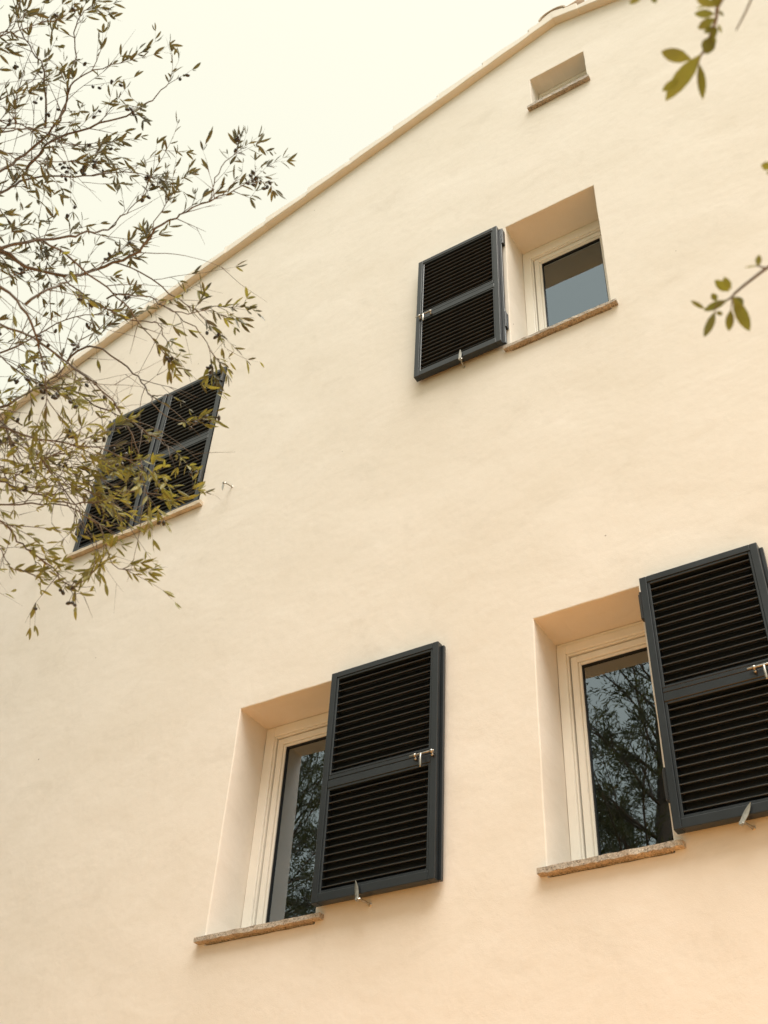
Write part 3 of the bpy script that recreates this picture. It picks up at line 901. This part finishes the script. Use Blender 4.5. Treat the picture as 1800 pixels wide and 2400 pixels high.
    (0.004, [[-0.852,-2.8519,3.3494],[-0.8597,-2.8054,3.3923],[-0.8576,-2.738,3.4162],[-0.8508,-2.7064,3.435],[-0.8321,-2.6175,3.5111],[-0.8044,-2.5502,3.5648]]),
    (0.004, [[-0.7524,-2.9236,3.328],[-0.7864,-2.8457,3.4037],[-0.8008,-2.8169,3.4556],[-0.7841,-2.7806,3.5149],[-0.8025,-2.6598,3.5643],[-0.7869,-2.5463,3.6589]]),
    (0.004, [[-0.772,-2.9119,3.4346],[-0.7798,-2.8495,3.4691],[-0.7315,-2.8437,3.4848],[-0.74,-2.7587,3.4283],[-0.6571,-2.7375,3.437],[-0.5821,-2.7197,3.4761]]),
    (0.004, [[-1.05,-2.8489,3.6767],[-1.0035,-2.8176,3.6542],[-0.9699,-2.7613,3.6307],[-0.9028,-2.7797,3.6925],[-0.9072,-2.6628,3.6238],[-0.8024,-2.567,3.6074]]),
]
SPRIG_TOP_STEMS = [
    (0.0022, [[1.1181,-3.3522,2.7327],[1.1029,-3.3362,2.729],[1.0954,-3.3281,2.7287],[1.0859,-3.32,2.7284],[1.0818,-3.311,2.7276],[1.073,-3.3006,2.7258],[1.059,-3.2873,2.7223],[1.0552,-3.284,2.7241],[1.0497,-3.277,2.724]]),
    (0.0013, [[1.1387,-3.3423,2.7275],[1.1174,-3.3129,2.7247],[1.0952,-3.2909,2.7248]]),
    (0.0016, [[1.0545,-3.387,2.7477],[1.0436,-3.3659,2.7488],[1.033,-3.3546,2.7542]]),
]
SPRIG_TOP_LEAVES = [
    ([1.046, -3.2897, 2.7153], [1.0217, -3.3144, 2.7128], 0.0138),
    ([1.056, -3.2863, 2.721], [1.007, -3.2598, 2.7183], 0.0185),
    ([1.0292, -3.286, 2.6969], [1.0095, -3.2838, 2.6937], 0.0085),
    ([1.0513, -3.2812, 2.7147], [1.0439, -3.2553, 2.692], 0.0095),
    ([1.0817, -3.3164, 2.7277], [1.0638, -3.3207, 2.74], 0.0085),
    ([1.0809, -3.3089, 2.7327], [1.0618, -3.3111, 2.7268], 0.0095),
    ([1.0787, -3.3036, 2.7243], [1.0659, -3.3049, 2.7266], 0.0064),
    ([1.0699, -3.2989, 2.7222], [1.061, -3.2908, 2.7077], 0.0148),
    ([1.08, -3.3092, 2.7143], [1.0709, -3.3018, 2.7094], 0.0064),
    ([1.073, -3.2991, 2.7225], [1.0716, -3.2904, 2.7174], 0.0053),
    ([1.0863, -3.3266, 2.7107], [1.0891, -3.321, 2.7049], 0.003),
    ([1.0815, -3.3052, 2.7264], [1.0816, -3.2945, 2.7258], 0.003),
    ([1.0858, -3.3231, 2.7268], [1.0713, -3.3414, 2.7241], 0.0085),
    ([1.0779, -3.3246, 2.7341], [1.0675, -3.3257, 2.7397], 0.0017),
    ([1.0874, -3.3261, 2.7187], [1.0894, -3.3398, 2.7251], 0.0095),
    ([1.0265, -3.3664, 2.7357], [1.0116, -3.3699, 2.727], 0.0064),
    ([1.0342, -3.3575, 2.7468], [1.0346, -3.3506, 2.7395], 0.0064),
    ([1.0954, -3.3343, 2.7161], [1.111, -3.3301, 2.723], 0.0085),
    ([1.0985, -3.3369, 2.7177], [1.0849, -3.3469, 2.7289], 0.0085),
]
SPRIG_SIDE_STEMS = [
    (0.0022, [[1.0853,-3.0775,2.6223],[1.0615,-3.0762,2.6245],[1.0433,-3.0713,2.6236],[1.0379,-3.0689,2.6253],[1.0212,-3.0638,2.624],[1.0081,-3.0594,2.6232],[0.998,-3.0551,2.6227],[0.995,-3.0518,2.6236],[0.9882,-3.0491,2.6246],[0.9837,-3.0472,2.6264]]),
    (0.0012, [[1.0387,-3.0752,2.6188],[1.0314,-3.0736,2.6299],[1.0273,-3.0686,2.6384]]),
    (0.001, [[0.9967,-3.065,2.6073],[0.992,-3.0528,2.6098],[0.9883,-3.0426,2.614]]),
    (0.001, [[0.986,-3.0642,2.6055],[0.9771,-3.0585,2.6129],[0.9717,-3.0473,2.616]]),
    (0.0012, [[1.1172,-3.1511,2.6759],[1.0988,-3.1461,2.6848],[1.0802,-3.142,2.694]]),
]
SPRIG_SIDE_LEAVES = [
    ([0.994, -3.0615, 2.6228], [0.9845, -3.0787, 2.6287], 0.0106),
    ([0.9975, -3.0705, 2.6133], [0.9954, -3.0854, 2.6191], 0.0079),
    ([0.989, -3.0568, 2.6144], [0.9608, -3.0488, 2.6229], 0.0095),
    ([0.9783, -3.0599, 2.6171], [0.9763, -3.0678, 2.6231], 0.0074),
    ([0.9644, -3.062, 2.6091], [0.9531, -3.0753, 2.6158], 0.0051),
    ([0.9725, -3.0527, 2.6094], [0.9528, -3.0414, 2.5872], 0.01),
    ([0.9902, -3.057, 2.5967], [0.9794, -3.0377, 2.5859], 0.0095),
    ([0.9974, -3.0654, 2.6047], [0.9988, -3.0195, 2.5947], 0.0142),
    ([0.9971, -3.0562, 2.6155], [1.0035, -3.05, 2.6055], 0.009),
    ([0.9751, -3.0648, 2.5927], [0.9812, -3.0602, 2.5907], 0.0053),
    ([1.0322, -3.0835, 2.6173], [1.0194, -3.0871, 2.6193], 0.0017),
    ([1.0319, -3.0747, 2.6282], [1.037, -3.0805, 2.6382], 0.0069),
    ([1.0812, -3.152, 2.6785], [1.0712, -3.1574, 2.6827], 0.009),
    ([1.0787, -3.1416, 2.6869], [1.0728, -3.1429, 2.6845], 0.0032),
    ([1.0615, -3.078, 2.6222], [1.0575, -3.0875, 2.6365], 0.0074),
]

# --- olive tree on the left: trunk outside the picture, boughs reaching into it
TRUNK = Vector((-2.75, -3.25, 0))
olive = tag(empty('olive_tree', TRUNK), 'olive tree with thin twigs and small olives, overhanging from the left edge', 'tree', 'olive trees')
V, F = [], []
def limb(a, b, r0, r1, sag=0.15, n=7, seed=0):
    r = random.Random(seed)
    a, b = Vector(a), Vector(b)
    pts = []
    for i in range(n + 1):
        t = i / n
        p = a.lerp(b, t) + Vector((0, 0, sag * math.sin(math.pi * t)))
        if 0 < i < n: p += rvec(r) * 0.03
        pts.append(p)
    tube(V, F, [p - TRUNK for p in pts], [r0 + (r1 - r0) * i / n for i in range(n + 1)], 9)
    return pts[-1]
tube(V, F, [(0, 0, -0.1), (0.02, 0.01, 0.15), (0.06, 0.03, 0.6), (0.05, -0.02, 1.1), (0.12, 0.0, 1.6), (0.2, 0.03, 1.95)], [0.24, 0.17, 0.14, 0.125, 0.115, 0.10], 12)
fork = TRUNK + Vector((0.2, 0.03, 1.9))
HUBS = []
for i, h in enumerate([(-1.30, -3.02, 3.15), (-1.12, -3.20, 3.65), (-1.05, -3.32, 4.05), (-1.40, -2.85, 2.95)]):
    HUBS.append(limb(fork, h, 0.06, 0.022, 0.12, seed=i))
for i, h in enumerate([(-2.9, -3.1, 3.4), (-3.6, -2.2, 3.3), (-2.5, -3.7, 4.3), (-3.9, -3.1, 2.9), (-3.0, -2.4, 2.6), (-2.2, -3.6, 3.3)]):
    limb(fork, h, 0.04, 0.015, 0.08, seed=20 + i)
limb(fork, (-3.4, -3.6, 3.9), 0.06, 0.02, 0.1, seed=9)
limb(fork, (-3.2, -2.6, 3.8), 0.06, 0.02, 0.1, seed=10)
HUBS2 = [Vector((-3.4, -3.6, 3.9)), Vector((-3.2, -2.6, 3.8))]
pyobj('trunk', V, F, M_BARK, olive)

tw = Twigs(21)
for r0, pts in BOUGHS:
    p0 = Vector(pts[0])
    q = project(p0)
    if q[0] < -60:
        hub = min(HUBS, key=lambda h: (h - p0).length)
        mid = hub.lerp(p0, 0.5) + rvec(tw.r) * 0.03
        pts = [tuple(hub), tuple(mid)] + list(pts)
        tw.bough(pts, r0 * 0.8, 30, leafiness=0.34)
    else:
        tw.bough(pts, r0 * 0.8, 30, leafiness=0.34)
crown = HUBS2 + [Vector(v) for v in ((-2.9, -3.1, 3.4), (-3.6, -2.2, 3.3), (-2.5, -3.7, 4.3), (-3.9, -3.1, 2.9), (-3.0, -2.4, 2.6), (-2.2, -3.6, 3.3))]
for h in crown:                                            # the part of the crown outside the picture
    for k in range(13):
        d = rvec(tw.r); d.z = d.z * 0.6 + 0.15
        pts = [h]
        for j in range(5):
            d = (d + rvec(tw.r) * 0.3).normalized()
            if d.x > 0.3: d.x *= 0.4
            pts.append(pts[-1] + d * 0.22)
        tw.bough(pts, 0.011, 14, leafiness=0.85)
for i in range(len(tw.V)):
    v = tw.V[i]; tw.V[i] = (v[0] - TRUNK.x, v[1] - TRUNK.y, v[2] - TRUNK.z)
emit_tree(tw, olive, [M_LEAF, M_LEAF_LIT], 290)
fm = bmesh.new()
bmesh.ops.create_uvsphere(fm, u_segments=8, v_segments=6, radius=1.0)
fme = bpy.data.meshes.new('olive_fruit'); fm.to_mesh(fme); fm.free(); fme.materials.append(M_OLIVE)
fme.polygons.foreach_set('use_smooth', [True] * len(fme.polygons))
vis = [f for f in tw.fruits if (project(f[0]) and -20 < project(f[0])[0] < 900)]
for p, d in vis[:250]:
    o = link(bpy.data.objects.new('olive_fruit', fme), olive)
    s = 0.0045
    o.matrix_local = Matrix.Translation(p - TRUNK) @ d.to_track_quat('Z', 'Y').to_matrix().to_4x4() @ Matrix.Diagonal((s, s, s * 1.6, 1))

# --- olive tree on the right, behind the camera; two sprigs of it hang into the picture
T2 = Vector((2.9, -4.6, 0))
olive2 = tag(empty('olive_tree', T2), 'olive tree of which two blurred leafy sprigs hang in at the upper right', 'tree', 'olive trees')
V, F = [], []
tube(V, F, [(0, 0, -0.1), (-0.02, 0.02, 0.2), (-0.08, 0.06, 0.8), (-0.06, 0.1, 1.5), (-0.15, 0.15, 2.2)], [0.22, 0.16, 0.13, 0.12, 0.10], 12)
def limb2(pts, r0, r1):
    pts = smooth_path(pts, 3)
    tube(V, F, [Vector(p) - T2 for p in pts], [r0 + (r1 - r0) * i / (len(pts) - 1) for i in range(len(pts))], 8)
st = Vector(SPRIG_TOP_STEMS[0][1][0]); ss = Vector(SPRIG_SIDE_STEMS[0][1][0])
limb2([T2 + Vector((-0.15, 0.15, 2.15)), (2.5, -4.1, 2.9), (2.0, -3.75, 3.2), (1.6, -3.6, 3.2)], 0.06, 0.014)
limb2([T2 + Vector((-0.15, 0.15, 2.15)), (2.5, -3.9, 2.7), (2.0, -3.4, 2.95), (1.55, -3.2, 2.92)], 0.05, 0.012)
limb2([T2 + Vector((-0.15, 0.15, 2.15)), (3.2, -4.9, 2.9), (3.6, -5.3, 3.7)], 0.06, 0.02)
limb2([(1.6, -3.6, 3.2), (1.35, -3.5, 3.12), st], 0.012, 0.003)
limb2([(1.55, -3.2, 2.92), (1.3, -3.1, 2.85), ss], 0.010, 0.003)
for s in (SPRIG_TOP_STEMS[1], SPRIG_TOP_STEMS[2]):
    limb2([(1.35, -3.5, 3.12), Vector((1.35, -3.5, 3.12)).lerp(Vector(s[1][0]), .6) + Vector((0, 0, .03)), s[1][0]], 0.004, 0.0016)
limb2([(1.3, -3.1, 2.85), Vector((1.3, -3.1, 2.85)).lerp(Vector(SPRIG_SIDE_STEMS[4][1][0]), .6), SPRIG_SIDE_STEMS[4][1][0]], 0.004, 0.0016)
pyobj('trunk', V, F, M_BARK, olive2)
for r, pts in SPRIG_TOP_STEMS + SPRIG_SIDE_STEMS:
    V, F = [], []
    pts = smooth_path(pts, 3)
    tube(V, F, [p - T2 for p in pts], [r * (1 - 0.5 * i / len(pts)) for i in range(len(pts))], 6)
    pyobj('twig', V, F, M_TWIG, olive2)
rr = random.Random(5)
for b, t, w in SPRIG_TOP_LEAVES + SPRIG_SIDE_LEAVES:
    b, t = Vector(b), Vector(t)
    L = (t - b).length
    gv, gf = leaf_geo(L, w, 6, 0.22, rr.uniform(-0.05, 0.14))
    me = bpy.data.meshes.new('leaf'); me.from_pydata(gv, [], gf); me.materials.append(M_LEAF2)
    me.polygons.foreach_set('use_smooth', [True] * len(me.polygons)); me.update()
    o = link(bpy.data.objects.new('leaf', me), olive2)
    nrm = (CAM_POS - b).normalized() * rr.choice((1, 1, -1)) + rvec(rr) * 0.35
    o.matrix_local = Matrix.Translation(-T2) @ frame_from(b, t - b, nrm)
tw2 = Twigs(33)
for h in (Vector((3.6, -5.3, 3.7)), Vector((2.5, -4.1, 2.9)), Vector((2.6, -4.3, 2.8))):
    for k in range(6):
        d = rvec(tw2.r); d.z = abs(d.z) + 0.2; d.y = -abs(d.y); d.x = abs(d.x)
        pts = [h]
        for j in range(5):
            d = (d + rvec(tw2.r) * 0.3).normalized()
            pts.append(pts[-1] + d * 0.22)
        tw2.bough(pts, 0.011, 10, leafiness=0.7)
for i in range(len(tw2.V)):
    v = tw2.V[i]; tw2.V[i] = (v[0] - T2.x, v[1] - T2.y, v[2] - T2.z)
emit_tree(tw2, olive2, [M_LEAF], 0)

# --- two tall trees in the garden behind the camera, seen only in the panes
def garden_tree(loc, H, seed, label):
    r = random.Random(seed)
    root = tag(empty('garden_tree', loc), label, 'tree', 'garden trees mirrored in the panes')
    V, F, LV, LF = [], [], [], []
    gv, gf = leaf_geo(1, 1, 2, 0.2, 0.1)
    trunk = []
    p = Vector((0, 0, -0.1)); d = Vector((0, 0, 1))
    while p.z < H:
        trunk.append(p.copy()); d = (d + rvec(r) * 0.08 + Vector((0, 0, 0.12))).normalized(); p = p + d * 0.45
    n = len(trunk)
    tube(V, F, trunk, [0.20 * (1 - i / n) ** 0.9 + 0.012 for i in range(n)], 10)
    def leaves(a, b, cnt):
        for _ in range(cnt):
            q = a.lerp(b, r.random()) + rvec(r) * 0.06
            L = r.uniform(0.055, 0.105); W = L * r.uniform(0.16, 0.26)
            m = frame_from(q, (b - a).normalized() + rvec(r) * 0.9, rvec(r)) @ Matrix.Diagonal((W, L, L, 1))
            k = len(LV)
            LV.extend(tuple(m @ Vector(v)) for v in gv); LF.extend(tuple(k + j for j in f) for f in gf)
    for i in range(5, n):
        t = i / n
        for k in range(4 if t > .35 else 2):
            a = r.uniform(0, 2 * math.pi)
            L = (0.6 + 2.1 * math.sin(math.pi * min(1, (1 - t) * 1.05 + 0.08))) * r.uniform(0.7, 1.1)
            d = Vector((math.cos(a), math.sin(a), r.uniform(0.5, 1.1))).normalized()
            pts = [trunk[i]]
            m_ = 6
            for j in range(m_):
                d = (d + rvec(r) * 0.18 + Vector((0, 0, 0.03))).normalized()
                pts.append(pts[-1] + d * L / m_)
            tube(V, F, pts, [0.034 * (1 - t * .6) * (1 - j / (m_ + 1)) for j in range(m_ + 1)], 5)
            for j in range(1, m_ + 1):
                for s in range(3):
                    dd = ((pts[j] - pts[j - 1]).normalized() + rvec(r) * 0.8 + Vector((0, 0, -0.15))).normalized()
                    e = pts[j] + dd * r.uniform(0.25, 0.55)
                    tube(V, F, [pts[j], pts[j].lerp(e, .5) + rvec(r) * .02, e], [0.006, 0.004, 0.002], 3)
                    leaves(pts[j].lerp(e, .25), e, 26)
    pyobj('trunk', V, F, M_BARK, root)
    o = pyobj('crown', LV, LF, M_LEAF3, root, smooth=False)
    o['kind'] = 'stuff'
    return root
gt = garden_tree((-2.85, -7.0, 0), 11.6, 5, 'tall feathery tree mirrored in the lower right window pane')
gt2 = garden_tree((-7.6, -7.2, 0), 11.2, 8, 'tall tree mirrored beside the dark edge of the lower middle pane')
# unseen trees, added to shade the wall on the left and block low sky
for src, x, y, s, rz, where in ((gt2, -6.2, -4.3, 0.52, 0.4, 'behind the big olive tree'), (gt2, -5.7, -2.6, 0.62, 1.4, 'beside the big olive tree'), (gt, -5.7, -1.55, 0.42, 2.9, 'the smallest, next to the wall'), (gt, -7.4, -2.7, 0.72, 1.0, 'left of the house corner'), (gt2, -6.9, -1.5, 0.70, 2.2, 'close by the left wall of the house'),
                                (gt2, -10.2, -3.6, 0.85, 4.0, 'farther out on the left'), (gt2, -5.4, -9.6, 0.8, 2.5, 'between the two tall mirrored trees'),
                                (gt, 1.4, -9.8, 0.75, 0.6, 'behind the viewer'), (gt2, 5.6, -9.0, 0.8, 5.1, 'behind the viewer on the right'),
                                (gt, -13.0, -7.0, 0.9, 3.3, 'at the far left of the garden')):
    r = src.copy(); COL.objects.link(r)
    r.location = (x, y, 0); r.scale = (s, s, s); r.rotation_euler = (0, 0, rz)
    r['label'] = 'unseen garden tree added for shade, ' + where
    r['group'] = 'unseen garden trees added for shade'
    for ch in src.children:
        c = ch.copy(); COL.objects.link(c); c.parent = r
